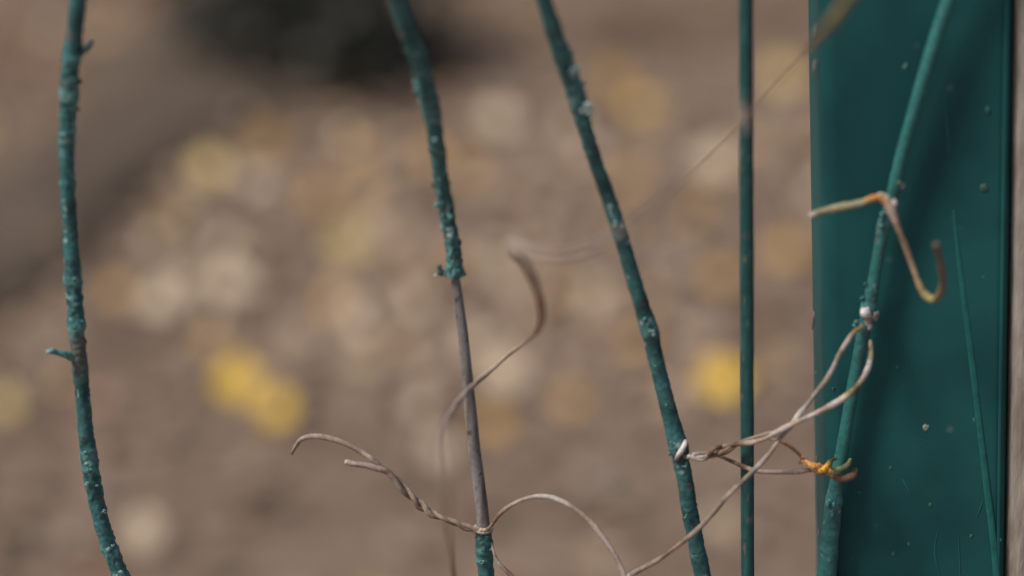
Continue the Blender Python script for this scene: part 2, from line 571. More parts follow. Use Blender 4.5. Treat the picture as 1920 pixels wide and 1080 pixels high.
WF = -7.0                                        # the post's front face, mm from the plane of the stems
tl, tr = at(1537, 0, WF), at(1903, 0, WF)
bl, br = at(1549, 1080, WF), at(1889, 1080, WF)
wid = ((tr - tl).length + (br - bl).length) / 2
ct, cb = (tl + tr) / 2, (bl + br) / 2
lean = (ct.x - cb.x) / (ct.z - cb.z)
DEP = 0.025
def post():
    root = empty('metal_post', (cb.x - lean * cb.z, 0.007 + DEP / 2, 0), 'wide flat green painted metal post with scratches at the right', 'post')
    mb = MB()
    sec = bevel_box(wid, DEP, 0.0032, 8)
    n = len(sec)
    zs = [-0.02 + 1.3 * i / 260 for i in range(261)]
    V, F = [], []
    for z in zs:
        for (sx, sy) in sec:
            V.append(Vector((root.location.x + lean * z + sx, root.location.y + sy + noise.noise(Vector((sx * 60, sy * 60, z * 18))) * 0.00025, z)))
    for i in range(len(zs) - 1):
        for k in range(n):
            k2 = (k + 1) % n
            F.append((i * n + k, i * n + k2, (i + 1) * n + k2, (i + 1) * n + k))
    F.append(tuple((len(zs) - 1) * n + k for k in range(n)))
    mb.v, mb.f, mb.m = V, F, [0] * len(F)
    mb.build('post_body', M_POST, root)
    # thin raised paint streaks and scratches, each its own part
    def streak(name, pix, rpx, m=M_SCR, label=None):
        mbs = MB()
        rows = resample([(at(x, y, WF + 0.02), r_ * PXM) for (x, y), r_ in zip(pix, rpx)], 0.0006)
        flat = [r[:3] + (max(r[3], 0.00005),) for r in rows]
        tube(mbs, flat, seg=10)
        # flatten against the face
        yf = -WF / 1000.0
        mbs.v = [Vector((v.x, yf + (v.y - yf) * 0.3, v.z)) for v in mbs.v]
        mbs.c = []
        o = mbs.build(name, m, root)
        if label: o['label'] = label
    streak('paint_streak', [(1788, 395), (1800, 500), (1818, 640), (1836, 790), (1850, 910), (1862, 1010), (1872, 1120)], [2, 5, 6.5, 6.5, 7, 7, 7], label='long slanting lighter green streak')
    streak('scratch', [(1692, 898), (1700, 912), (1709, 928)], [0.8, 2.6, 1])
    streak('scratch', [(1762, 988), (1755, 1010), (1753, 1040), (1760, 1075), (1764, 1110)], [0.5, 1.1, 1.3, 1.0, 0.8])
    streak('scratch', [(1843, 938), (1836, 958), (1830, 972)], [0.6, 1.2, 0.5])
    streak('scratch', [(1797, 1000), (1799, 1050), (1801, 1100)], [0.5, 1.3, 1.4])
    streak('scratch', [(1715, 822), (1732, 825), (1748, 828)], [0.4, 0.9, 0.4])
    streak('scratch', [(1770, 190), (1776, 235), (1779, 290)], [0.4, 1.6, 0.5])
    # ridge of thicker paint down the right edge
    streak('paint_ridge', [(1890, -60), (1886, 100), (1882, 350), (1878, 600), (1874, 850), (1871, 1150)], [5, 5, 4.5, 4, 3.5, 3], m=M_POST)
    def speck(x, y, r_, c):
        mbs = MB()
        p = at(x, y, WF)
        p.y = -WF / 1000.0
        f_ = 1 if y == 801 else .6
        blob(mbs, p, r_ * PXM * (.9 if y == 801 else .8), (c[0] * f_ + .01, c[1] * f_ + .06, c[2] * f_ + .06), sq=(1, 0.12, 1.25), seed=x, amp=.9)
        mbs.build('dried_speck', M_SPECK, root)
    for x, y, r_, c in ((1736, 801, 6, (0.36, 0.36, 0.30)), (1698, 125, 6, (0.09, 0.19, 0.18)), (1852, 207, 6, (0.04, 0.14, 0.13)),
                        (1845, 352, 8, (0.07, 0.11, 0.07)), (1704, 1020, 4, (0.08, 0.2, 0.18)), (1676, 1039, 5, (0.05, 0.13, 0.12)), (1744, 947, 4.5, (0.07, 0.17, 0.15)),
                        (1682, 688, 4.5, (0.08, 0.2, 0.2)), (1821, 1005, 4, (0.08, 0.17, 0.15)), (1562, 728, 3.5, (0.08, 0.18, 0.16)),
                        (1876, 1013, 3, (0.2, 0.27, 0.25)), (1670, 878, 4, (0.06, 0.15, 0.14)), (1845, 520, 6, (0.05, 0.13, 0.12)), (1775, 585, 6, (0.05, 0.14, 0.13)),
                        (1611, 924, 4, (0.05, 0.14, 0.14)), (1827, 787, 5, (0.05, 0.16, 0.15))):
        speck(x, y, r_, c)
    return root
POST = post()

def scuffs():
    # worn pale patches on the left corner of the post: part of the post
    for x, y, r_, sz in ((1522, 125, 8, 2.6), (1520, 600, 7, 4.0), (1523, 60, 8, 3.0), (1525, 700, 3, 2), (1526, 860, 4, 3), (1530, 1000, 4, 4)):
        mb = MB()
        p = at(x + 5, y, WF - 2.6)
        blob(mb, p, r_ * PXM, (0.30, 0.28, 0.25) if y != 60 else (0.12, 0.22, 0.26), sq=(0.35, 0.35, sz * 0.6), seed=y, amp=0.8)
        mb.build('worn_patch', M_SPECK, POST)
scuffs()

def rod():
    a, b = at(1399, 0), at(1402, 1080)
    ln = (a.x - b.x) / (a.z - b.z)
    x0 = b.x - ln * b.z
    mb = MB()
    rows = []
    z = -0.03
    while z < 1.25:
        rows.append((x0 + ln * z + noise.noise(Vector((0, 0, z * 12))) * 0.0002, 0.0, z, 13.0 * PXM))
        z += 0.0012
    zr = at(1400, 215).z
    def colr(s, a_, row, p, d):
        c = (0.020, 0.088, 0.090)
        n_ = noise.noise(Vector((p.x * 900, p.y * 900, p.z * 160)))
        c = mix(c, (0.033, 0.135, 0.135), n_ * 1.5)
        # worn patch where the paint has rubbed to grey pink primer
        wv = max(0, 1 - abs(p.z - zr) / 0.0045) * (0.8 + 0.6 * n_)
        c = mix(c, (0.30, 0.25, 0.24), wv)
        # rust freckles
        if noise.noise(p * 1400) > 0.52: c = mix(c, (0.2, 0.16, 0.13), 0.7)
        return c
    tube(mb, rows, seg=28, disp=lambda s, a_, row, p: 1 + 0.02 * noise.noise(p * 500), color=colr)
    o = mb.build('metal_rod', M_ROD)
    tag(o, 'straight smooth green metal rod standing between the stems and the post', 'rod')
rod()

def board():
    a = at(1960, 540, -26)
    mb = MB()
    sec = bevel_box(0.10, 0.03, 0.003)
    n = len(sec)
    cx = (at(1896, 540, WF).x) + 0.05 + 0.0004
    V, F = [], []
    zs = [-0.02 + 1.22 * i / 600 for i in range(601)]
    for z in zs:
        for sx, sy in sec:
            q = Vector((cx + sx + lean * (z - 0.6), 0.0068 + 0.015 + sy, z))
            q.y += noise.noise(Vector((q.x * 260, 1, z * 60))) * 0.0006
            V.append(q)
    for i in range(len(zs) - 1):
        for k in range(n):
            k2 = (k + 1) % n
            F.append((i * n + k, i * n + k2, (i + 1) * n + k2, (i + 1) * n + k))
    F.append(tuple((len(zs) - 1) * n + k for k in range(n)))
    mb.v, mb.f, mb.m = V, F, [0] * len(F)
    o = mb.build('wooden_board', M_BOARD, smooth=False)
    tag(o, 'rough weathered grey beige board at the right edge beside the post', 'board')
board()

# ---------------------------------------------------------------- stems
def stem_rows(pix, down=True, up=True):
    """pix: (px, py, w_mm, width_px[, rough])"""
    P = []
    for q in pix:
        p = at(q[0], q[1], q[2])
        P.append((p, q[3] / 2 * PXM * 1.07 * ((p - CAM).length / FOCUS), q[4] if len(q) > 4 else 0.5))
    return P

def stem_disp(seed, knots):
    def f(s, a, row, p):
        ro = row[4]
        v = Vector((p.x, p.y, p.z))
        d = 1.0
        d += ro * 0.20 * noise.noise(v * 420 + Vector((seed, 0, 0)))
        d += ro * 0.16 * noise.noise(v * 1100 + Vector((0, seed, 0)))
        # cracked flakes: ridged noise
        r_ = 1 - abs(noise.noise(Vector((v.x * 500, v.y * 500, v.z * 330)) + Vector((seed, 5, 0)))) * 2
        if r_ > 0.62: d += ro * 0.33 * (r_ - 0.62)
        for (kz, amt, hw) in knots:
            t = abs(v.z - kz) / hw
            if t < 1: d += amt * (0.5 + 0.5 * math.cos(math.pi * t))
        return d
    return f

def stem_color(seed, chalky=0.5, bark=()):
    def f(s, a, row, p, d):
        ro = row[4]
        n1 = noise.noise(p * 230 + Vector((seed, 0, 0)))
        n2 = noise.noise(p * 900 + Vector((0, seed, 0)))
        n3 = noise.noise(Vector((p.x * 700, p.y * 700, p.z * 260)) + Vector((seed, seed, 0)))
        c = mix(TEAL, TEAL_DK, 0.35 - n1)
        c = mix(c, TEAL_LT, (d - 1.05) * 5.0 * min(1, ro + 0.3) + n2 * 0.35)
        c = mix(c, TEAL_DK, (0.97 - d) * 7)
        k = n3 + n2 * 0.5 - (0.62 - 0.30 * chalky * ro)
        if k > 0: c = mix(c, CHALK, k * 5)
        if noise.noise(p * 520 + Vector((9, seed, 3))) > 0.48: c = mix(c, BARKB, 0.55)
        for (bz, hw, st) in bark:
            t = 1 - abs(p.z - bz) / hw
            if t > 0: c = mix(c, BARKB, st * min(1, t * 1.6) * (0.6 + n2))
        return c
    return f

def zof(x, y, wmm=0): return at(x, y, wmm).z

GR = 'painted climbing stems on the fence'

def extend(pix, dxd=0, dxu=0):
    """continue a stem beyond the frame: down to the soil, up past the top"""
    return pix

def run_out(P, down, up):
    """P resampled control points; adds world control points above and below"""
    if down:
        p, r_, ro = P[-1][0], P[-1][1], P[-1][2]
        Q = P[-2][0]
        t = (p - Q).normalized()
        q1 = p + t * 0.06
        q2 = Vector((q1.x + t.x * 0.06, 0.002, 0.30))
        q3 = Vector((q2.x - 0.01, 0.010, 0.12))
        q4 = Vector((q3.x + 0.005, 0.012, -0.02))
        P = P + [(q1, r_, ro), (q2, r_ * 1.1, ro * 0.6), (q3, r_ * 1.2, ro * 0.6), (q4, r_ * 1.3, ro * 0.6)]
    if up:
        p, r_, ro = P[0][0], P[0][1], P[0][2]
        t = (p - P[1][0]).normalized()
        q1 = p + t * 0.05
        q2 = Vector((q1.x + t.x * 0.03, q1.y + 0.004, q1.z + 0.09))
        q3 = Vector((q2.x - 0.01, q2.y + 0.01, q2.z + 0.12))
        P = [(q3, r_ * 0.6, ro * 0.5), (q2, r_ * 0.8, ro * 0.5), (q1, r_ * 0.95, ro)] + P
    return P

def flake(mb, x, y, wmm, rpx, col, sq=(1, 0.7, 1), seed=0, amp=0.5):
    k = rpx * PXM
    rr = random.Random(int(x * 7 + y * 13))
    for j in range(3):
        o_ = Vector((rr.gauss(0, .4), rr.gauss(0, .12), rr.gauss(0, .45))) * k
        blob(mb, at(x, y, wmm - 0.12) + o_, k * rr.uniform(.4, .75), mix(col, TEAL_DK, rr.uniform(0, .45)) if col[0] < .4 else col, sq=(sq[0] * rr.uniform(.7, 1.2), sq[1] * .75, sq[2] * rr.uniform(.7, 1.3)), seed=seed + x * 0.37 + j * 3.3, amp=amp * 1.6)

def stub(name, root, pix, col, tip=None, seed=0):
    mb = MB()
    rows = resample([(at(x, y, wv), r_ * PXM) for x, y, wv, r_ in pix], 0.00025)
    def cf(s, a, row, p, d):
        return mix(mix(col, TEAL_LT, noise.noise(p * 900) * 1.5), CHALK, (noise.noise(p * 1500 + Vector((seed, 0, 0))) - 0.25) * 3)
    tube(mb, rows, seg=12, disp=lambda s, a, row, p: 1 + 0.35 * noise.noise(p * 900 + Vector((seed, 0, 0))), color=cf)
    if tip: flake(mb, *tip)
    mb.build(name, M_STEM, root)

# --- leftmost stem
def stem_one():
    pix = [(147, -12, 5, 29, .25), (141, 50, 4, 29, .3), (133, 120, 3, 30, .8), (129, 190, 2, 28, 1.0), (126, 260, 1, 26, .8), (126, 330, 1, 26, .5),
           (131, 420, 0, 27, .4), (136, 500, 0, 27, .6), (140, 570, 0, 28, .9), (146, 640, 0, 27, .9), (153, 720, 0, 26, .6), (160, 800, 0, 26, .5),
           (168, 870, 0, 28, .9), (182, 945, 0, 27, .7), (203, 1020, 0, 27, .9), (232, 1092, 0, 27, .8)]
    P = run_out(stem_rows(pix), True, True)
    root = empty('climbing_stem', (P[-1][0].x, P[-1][0].y, 0), 'gnarled green painted stem at the far left with a pale stub', 'stem', GR)
    knots = [(zof(129, 170), .12, .0045), (zof(126, 262), .16, .0012), (zof(127, 340), .10, .0012), (zof(140, 525), .12, .0015), (zof(146, 612), .2, .0022), (zof(160, 860), .14, .004), (zof(200, 1028), .16, .0014), (zof(222, 1078), .15, .0014), (zof(128, 100), .12, .002)]
    mb = MB()
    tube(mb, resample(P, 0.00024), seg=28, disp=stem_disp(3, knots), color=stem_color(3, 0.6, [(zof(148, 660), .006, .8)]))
    for x, y, wv, r_, c in ((116, 176, 2, 4, TEAL_LT), (148, 152, 3, 5, TEAL_DK), (147, 205, 2, 4, TEAL_DK), (118, 222, 2, 3, TEAL_LT), (136, 262, 2, 4, TEAL_LT), (128, 339, 2.2, 4, CHALK),
                            (140, 524, 2, 4.5, TEAL_LT), (155, 604, 1.5, 5, TEAL), (140, 612, 2, 5, TEAL), (158, 640, 1, 3, TEAL_DK), (163, 868, 2.2, 6, CHALK), (160, 850, 2, 5, TEAL_LT), (168, 885, 2.4, 6, TEAL_LT),
                            (163, 908, 2, 5, CHALK), (183, 910, 2, 4, TEAL_LT), (197, 960, 2, 4, CHALK), (203, 1030, 2.2, 5, CHALK), (213, 1022, 2, 4, CHALK), (226, 1074, 2.3, 6, CHALK), (211, 996, 1, 3, TEAL_DK), (217, 1080, 2, 5, CHALK),
                            (128, 108, 2.6, 6, TEAL_LT), (137, 90, 2.6, 6, TEAL_LT)):
        flake(mb, x, y, wv, r_, c, sq=(1.1, .6, .8), seed=y)
    mb.build('painted_bark', M_STEM, root)
    stub('stub', root, [(142, 112, 1, 6), (152, 100, 3, 5.5), (162, 92, 4, 6), (172, 78, 5, 4)], TEAL_DK, seed=1)
    stub('stub', root, [(138, 672, 0, 8), (122, 664, 2, 7), (106, 660, 3, 5.5), (96, 659, 4, 6), (88, 659, 4, 4)], TEAL_LT, seed=2)
stem_one()

# --- second stem: painted, then bare grey, then painted again
def stem_two():
    up = [(740, -12, 22, 33, .25), (762, 50, 19, 34, .3), (783, 105, 16, 34, .7), (798, 160, 13, 32, .8), (811, 220, 10, 29, .5), (820, 280, 7, 27, .5),
          (828, 340, 4, 26, .8), (838, 400, 2, 26, 1.0), (847, 450, 1, 27, 1.2), (851, 490, 0, 26, 1.2), (853, 517, 0, 32, 1.1)]
    P = run_out(stem_rows(up), False, True)
    mid = [(852, 512, 0, 16, .1), (860, 570, 0, 18, .1), (868, 630, 0, 19, .1), (875, 700, 0, 20, .1), (882, 770, 0, 21, .1), (889, 840, 0, 22, .1), (897, 900, 0, 22, .1), (903, 950, 0, 23, .1), (907, 1000, 0, 23, .1)]
    Pm = stem_rows(mid)
    lo = [(907, 998, 0, 27, .7), (908, 1020, 0, 30, .7), (909, 1050, 0, 27, .7), (913, 1092, 0, 27, .6)]
    Pl = run_out(stem_rows(lo), True, False)
    root = empty('climbing_stem', (Pl[-1][0].x, Pl[-1][0].y, 0), 'stem with green paint above and a bare grey length below, second from the left', 'stem', GR)
    mb = MB()
    knots = [(zof(795, 160), .12, .005), (zof(816, 260), .14, .0012), (zof(853, 515), .16, .002)]
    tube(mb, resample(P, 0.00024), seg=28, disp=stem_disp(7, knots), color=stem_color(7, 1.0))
    for x, y, wv, r_, c in ((783, 155, 15, 8, TEAL_LT), (784, 172, 15, 9, TEAL_LT), (779, 168, 13, 6, BARKB), (793, 182, 15, 8, TEAL_DK), (776, 100, 18, 6, TEAL_LT), (789, 125, 17, 6, TEAL_LT), (818, 262, 10, 5, CHALK), (812, 348, 5, 4, TEAL_DK), (820, 362, 5, 6, TEAL_LT),
                            (826, 385, 4, 7, TEAL_LT), (836, 405, 4, 8, TEAL_LT), (845, 418, 3, 7, TEAL_DK), (840, 438, 3.2, 9, CHALK), (848, 450, 3, 8, TEAL_LT), (860, 457, 2, 5, TEAL_DK), (846, 476, 3, 6, TEAL_LT), (856, 480, 2.5, 7, TEAL_DK), (848, 500, 2.5, 8, TEAL_LT), (860, 512, 2.2, 9, TEAL_LT),
                            (866, 505, 1.5, 5, TEAL), (850, 512, 2.5, 8, TEAL_LT), (842, 508, 2, 6, TEAL_LT), (868, 517, 1, 4, TEAL_DK)):
        flake(mb, x, y, wv, r_, c, sq=(1, .6, 1.2), seed=y)
    mb.build('painted_bark', M_STEM, root)
    mb = MB()
    def cb_(s, a, row, p, d):
        n_ = noise.noise(Vector((p.x * 1200, p.y * 1200, p.z * 60)))
        c = mix((0.27, 0.25, 0.255), (0.14, 0.12, 0.115), 0.4 + n_ * 1.3)
        c = mix(c, (0.34, 0.33, 0.35), noise.noise(Vector((p.x * 500, p.y * 500, p.z * 90))) * 1.6)
        if noise.noise(p * 800) > 0.5: c = mix(c, (0.05, 0.04, 0.035), 0.7)
        return c
    tube(mb, resample(Pm, 0.00028), seg=24, disp=lambda s, a, row, p: 1 + 0.05 * noise.noise(Vector((p.x * 900, p.y * 900, p.z * 100))), color=cb_)
    o = mb.build('bare_length', M_BARE, root)
    o['label'] = 'bare grey unpainted length'
    mb = MB()
    knots = [(zof(908, 1030), .14, .0013), (zof(909, 1052), .12, .001)]
    tube(mb, resample(Pl, 0.00024), seg=28, disp=stem_disp(9, knots), color=stem_color(9, 0.6))
    for x, y, wv, r_, c in ((914, 1010, 2.2, 6, TEAL_DK), (900, 1012, 2.5, 5, TEAL_LT), (905, 1030, 2.5, 6, TEAL), (920, 1030, 1.5, 4, TEAL_LT), (903, 1055, 2.2, 5, TEAL_LT)):
        flake(mb, x, y, wv, r_, c, seed=y)
    mb.build('painted_bark', M_STEM, root)
    mb = MB()
    flake(mb, 829, 510, 1.5, 9, TEAL_DK, sq=(1, 1, 1), amp=.3)
    flake(mb, 840, 512, 1, 6, TEAL, sq=(1.2, 1, .8), amp=.3)
    flake(mb, 818, 517, 2, 5, (.45, .42, .38), sq=(1.1, 1, .9), amp=.3)
    mb.build('bud', M_STEM, root)
stem_two()

# --- third stem
def stem_three():
    PK = (.40, .50, .50)
    pix = [(1016, -12, 16, 27, .2), (1034, 45, 14, 31, .3), (1056, 110, 12, 31, .6), (1078, 170, 10, 30, .8), (1098, 240, 8, 26, .8), (1117, 305, 6, 25, .4), (1140, 370, 4, 26, .4), (1160, 430, 3, 26, .5),
           (1178, 490, 2, 26, .3), (1199, 560, 1, 27, .3), (1218, 620, 0, 28, .5), (1236, 700, 0, 27, .3), (1254, 770, 0, 29, .3), (1271, 835, 0, 31, .4),
           (1283, 895, 0, 28, .4), (1294, 960, 0, 28, .5), (1307, 1030, 0, 28, .4), (1320, 1092, 0, 29, .4)]
    P = run_out(stem_rows(pix), True, True)
    root = empty('climbing_stem', (P[-1][0].x, P[-1][0].y, 0), 'slanting green painted stem with a pale joint, left of the metal rod', 'stem', GR)
    knots = [(zof(1160, 425), .12, .002), (zof(1215, 612), .14, .0035), (zof(1270, 835), .12, .005), (zof(1272, 858), -.1, .0012), (zof(1078, 160), .1, .006)]
    mb = MB()
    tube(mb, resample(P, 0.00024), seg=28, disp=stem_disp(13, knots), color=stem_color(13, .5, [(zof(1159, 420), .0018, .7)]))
    for x, y, wv, r_, c in ((1078, 132, 13.5, 8, CHALK), (1082, 126, 13, 6, PK), (1066, 100, 13.5, 8, TEAL_LT), (1060, 82, 13.5, 7, TEAL_LT), (1104, 203, 11.5, 9, PK), (1096, 208, 11.5, 7, PK), (1086, 160, 12, 7, TEAL_LT), (1074, 110, 13, 6, TEAL_LT), (1100, 205, 10.5, 8, CHALK), (1108, 210, 9, 5, CHALK), (1106, 232, 9, 8, TEAL_DK), (1092, 190, 11, 7, TEAL_LT),
                            (1153, 418, 5.5, 6, CHALK), (1163, 424, 5.5, 6, CHALK), (1158, 432, 5.4, 5, BARKB), (1215, 608, 2.6, 5, TEAL_LT), (1222, 622, 2.6, 6, CHALK), (1210, 598, 2.5, 5, TEAL_LT), (1262, 833, 2.6, 5, TEAL_LT), (1258, 850, 2.2, 5, TEAL),
                            (1286, 968, 2.4, 4, TEAL_LT), (1226, 690, 2.3, 4, TEAL_LT), (1250, 760, 2.3, 3, TEAL_LT), (1284, 875, 2.4, 5, TEAL_LT)):
        flake(mb, x, y, wv, r_, c, seed=y)
    mb.build('painted_bark', M_STEM, root)
stem_three()

# --- stem lying along the post
def stem_post():
    pix = [(1782, -12, -2.6, 30, .1), (1758, 60, -2.8, 29, .1), (1733, 140, -3, 28, .1), (1710, 220, -3.2, 27, .15), (1688, 300, -3.4, 26, .15), (1671, 375, -3.6, 26, .3), (1654, 440, -3.7, 26, .4), (1641, 510, -3.8, 25, .2), (1630, 570, -3.9, 28, .5),
           (1618, 630, -4, 27, .4), (1604, 700, -4.1, 26, .2), (1592, 770, -4.2, 26, .2), (1580, 840, -4.3, 27, .2), (1569, 900, -4.4, 28, .3), (1562, 955, -4.5, 30, .5), (1556, 1010, -4.6, 33, .3), (1549, 1092, -4.6, 36, .3)]
    pix = [(a, b, c, d * (.84 if b < 940 else .95), e) for a, b, c, d, e in pix]
    P = stem_rows(pix)
    P = run_out(P, True, True)
    root = empty('climbing_stem', (P[-1][0].x, P[-1][0].y, 0), 'smooth green painted stem slanting across the front of the wide post', 'stem', GR)
    knots = [(zof(1655, 430), .15, .003), (zof(1625, 590), .2, .0025), (zof(1560, 955), .15, .002)]
    mb = MB()
    c0 = stem_color(21, .1)
    def cc(s, a, row, p, d):
        return mix(c0(s, a, row, p, d), (0.026, 0.19, 0.185), 0.7 if row[4] < .25 else 0.35)
    tube(mb, resample(P, 0.00026), seg=28, disp=stem_disp(21, knots), color=cc)
    for x, y, wv, r_, c in ((1656, 400, -2, 6, TEAL_LT), (1652, 418, -2, 7, TEAL_LT), (1646, 440, -3, 6, BARKB), (1622, 534, -3, 5, TEAL), (1616, 560, -3, 6, TEAL), (1556, 945, -2.6, 8, (0.12, .38, .42)), (1562, 962, -2.6, 9, TEAL_LT), (1574, 958, -3, 6, (0.2, .24, .26)), (1606, 605, -1.5, 7, TEAL_LT), (1612, 612, -1.5, 7, TEAL_LT)):
        flake(mb, x, y, wv, r_, c, seed=y)
    mb.build('painted_bark', M_STEM, root)
    mb = MB()
    blob(mb, at(1623, 586, -1.6), 11 * PXM, (.72, .70, .73), amp=.35, seed=2)
    flake(mb, 1634, 603, -2, 11, (.42, .37, .33), amp=.5)
    flake(mb, 1640, 592, -2.5, 8, (.36, .33, .32), amp=.5)
    o = mb.build('knot', M_STEM, root)
    o['label'] = 'white lump on the stem'
stem_post()

# ---------------------------------------------------------------- tendrils
BEI = (0.37, 0.29, 0.24)
PINK = (0.37, 0.285, 0.26)
BRN = (0.23, 0.155, 0.115)
GREYB = (0.29, 0.255, 0.235)
OLV = (0.26, 0.21, 0.09)
ORG = (0.58, 0.28, 0.09)
PALE = (0.50, 0.455, 0.43)

def tend(mb, pix, step=0.0003, seed=0, seg=10, band=0.5, cap=True):
    """pix: (px, py, w_mm, width_px, colour)"""
    P = []
    for x, y, wv, wd, c in pix:
        p = at(x, y, wv)
        P.append((p, wd / 2 * 0.98 * PXM * ((p - CAM).length / FOCUS), c[0], c[1], c[2]))
    rows = resample(P, step)
    def cf(s, a, row, p, d):
        c = (max(row[4], .01), max(row[5], .01), max(row[6], .01))
        b = noise.noise(Vector((s * 330 + seed * 7, 0, seed)))
        b = math.copysign(min(1, abs(b) * 2.2) ** 1.5 * .5, b)
        c = mix(c, tuple(v * 0.6 for v in c), band * max(0, b) * 2.2)
        c = mix(c, tuple(min(1, v * 1.5) for v in c), band * max(0, -b) * 2.0)
        f = 1 + 0.3 * noise.noise(Vector((p.x * 2200, p.y * 2200, p.z * 2200)))
        return tuple(v * f for v in c)
    def df(s, a, row, p):
        return 1 + 0.14 * noise.noise(Vector((s * 700, seed, math.cos(a)))) + 0.10 * math.cos(2 * a + s * 600)
    tube(mb, rows, seg=seg, disp=df, color=cf, caps=cap)

def ring(mb, cx, cy, wv, rad, wd, col, tilt=0.0, pitch=0.0, turns=1.0, a0=0.0, wob=0.0, seed=0):
    """coil round a vertical stem; rad in photo px"""
    c = at(cx, cy, wv)
    rows = []
    n = int(60 * turns)
    for i in range(n + 1):
        a = a0 + 2 * math.pi * turns * i / n
        u = i / n
        p = c + Vector((math.cos(a) * rad * PXM, -math.sin(a) * rad * PXM, math.cos(a) * rad * PXM * tilt + (u - .5) * pitch * PXM + wob * PXM * noise.noise(Vector((a, seed, 0)))))
        rows.append((p.x, p.y, p.z, wd / 2 * PXM))
    def cf(s, a, row, p, d):
        f = 1 + 0.4 * noise.noise(p * 1500)
        return tuple(v * f for v in col)
    tube(mb, rows, seg=10, disp=lambda s, a, row, p: 1 + .2 * noise.noise(p * 1500), color=cf)

GT = 'dry vine tendrils'
def thing_tendril(label, parts, anchor):
    root = empty('vine_tendril', anchor, label, 'tendril', GT)
    for name, mb in parts: mb.build(name, M_TEND, root)
    return root

# twisted pair left of the bare stem, with the coil round it
def twisted():
    cl = [(705, 872), (725, 884), (748, 905), (770, 930), (792, 950), (815, 965), (838, 974), (860, 983), (882, 991), (902, 995)]
    C = [(at(x, y, 1.2), 0.0) for x, y in cl]
    rows = resample(C, 0.0004)
    n = len(rows)
    S = [[], []]
    for i, r_ in enumerate(rows):
        u = i / (n - 1)
        p = Vector(r_[:3])
        t = (Vector(rows[min(i + 1, n - 1)][:3]) - Vector(rows[max(i - 1, 0)][:3])).normalized()
        nn = Vector((0, -1, 0)); b = t.cross(nn).normalized()
        ph = 2 * math.pi * (0.35 + 0.8 * u + 3.2 * max(0, u - .25) ** 1.35)
        rad = (6.0 - 2.0 * u) * PXM
        for k in (0, 1):
            a = ph + k * math.pi
            S[k].append(p + (nn * math.cos(a) + b * math.sin(a)) * rad)
    mb1, mb2, mb3 = MB(), MB(), MB()
    def assemble(mb, lead, helix, seed, wid0, wid1):
        P = [(at(x, y, wv), wd / 2 * PXM, *c) for x, y, wv, wd, c in lead]
        m = len(helix)
        for i in range(6, m, 6):
            u = i / m
            c = mix(BEI, BRN, 0.35 + 0.5 * math.sin(u * 22 + seed * 3))
            P.append((helix[i], (wid0 + (wid1 - wid0) * u) / 2 * PXM, *c))
        rr = resample(P, 0.0003)
        def cf(s, a, row, p, d):
            f = 1 + .35 * noise.noise(p * 1800)
            return tuple(max(.01, v) * f for v in row[4:7])
        tube(mb, rr, seg=12, disp=lambda s, a, row, p: 1 + .12 * noise.noise(p * 1300) + .1 * math.cos(2 * a + s * 500), color=cf)
    A = [(547, 850, -3, 7, BRN), (555, 836, -2, 8, BEI), (566, 823, -1, 9, BEI), (590, 818, 0, 10, PINK), (620, 822, 0, 11, BEI), (650, 833, 0, 11, BEI), (678, 848, 0, 10, BEI), (697, 861, 1, 10, BEI)]
    B = [(648, 866, 2, 11, PALE), (665, 870, 2, 12, PINK), (688, 873, 2, 12, PINK), (706, 878, 2, 12, PINK)]
    assemble(mb1, A, S[0], 1, 10, 9)
    assemble(mb2, B, S[1], 2, 12, 9)
    ring(mb3, 906, 991, 0, 16, 8, (.50, .42, .36), tilt=0.05, pitch=9, turns=1.9, a0=2.6, wob=2)
    thing_tendril('twisted two-strand tendril reaching left from the bare grey stem', [('strand', mb1), ('strand', mb2), ('coil', mb3)], at(907, 991))
twisted()

def arch():
    mb = MB()
    tend(mb, [(912, 994, 2, 7, BRN), (922, 984, 2, 7, BRN), (938, 963, 3, 8, BRN), (962, 945, 3, 8, BEI), (990, 934, 4, 9, BEI), (1018, 931, 4, 10, PALE), (1045, 936, 5, 10, PALE), (1072, 950, 6, 10, BEI), (1100, 972, 7, 11, BEI),
              (1125, 1000, 9, 11, PINK), (1148, 1032, 11, 11, PINK), (1163, 1060, 12, 11, BEI), (1172, 1092, 14, 11, BEI), (1168, 1150, 16, 10, BEI), (1120, 1190, 18, 9, BEI)], seed=3, band=.3)
    thing_tendril('arched tendril rising right of the bare grey stem and falling off the bottom', [('strand', mb)], at(918, 990))
    mb = MB()
    tend(mb, [(922, 1018, 1, 6, BEI), (926, 1036, 2, 6, PINK), (933, 1052, 2, 6, PALE), (945, 1066, 2, 7, BEI), (953, 1074, 2, 8, BRN), (966, 1086, 2, 8, BEI), (990, 1110, 2, 6, BEI)], seed=4)
    thing_tendril('short thin tendril at the bottom edge just right of the second stem', [('strand', mb)], at(922, 1018))
arch()

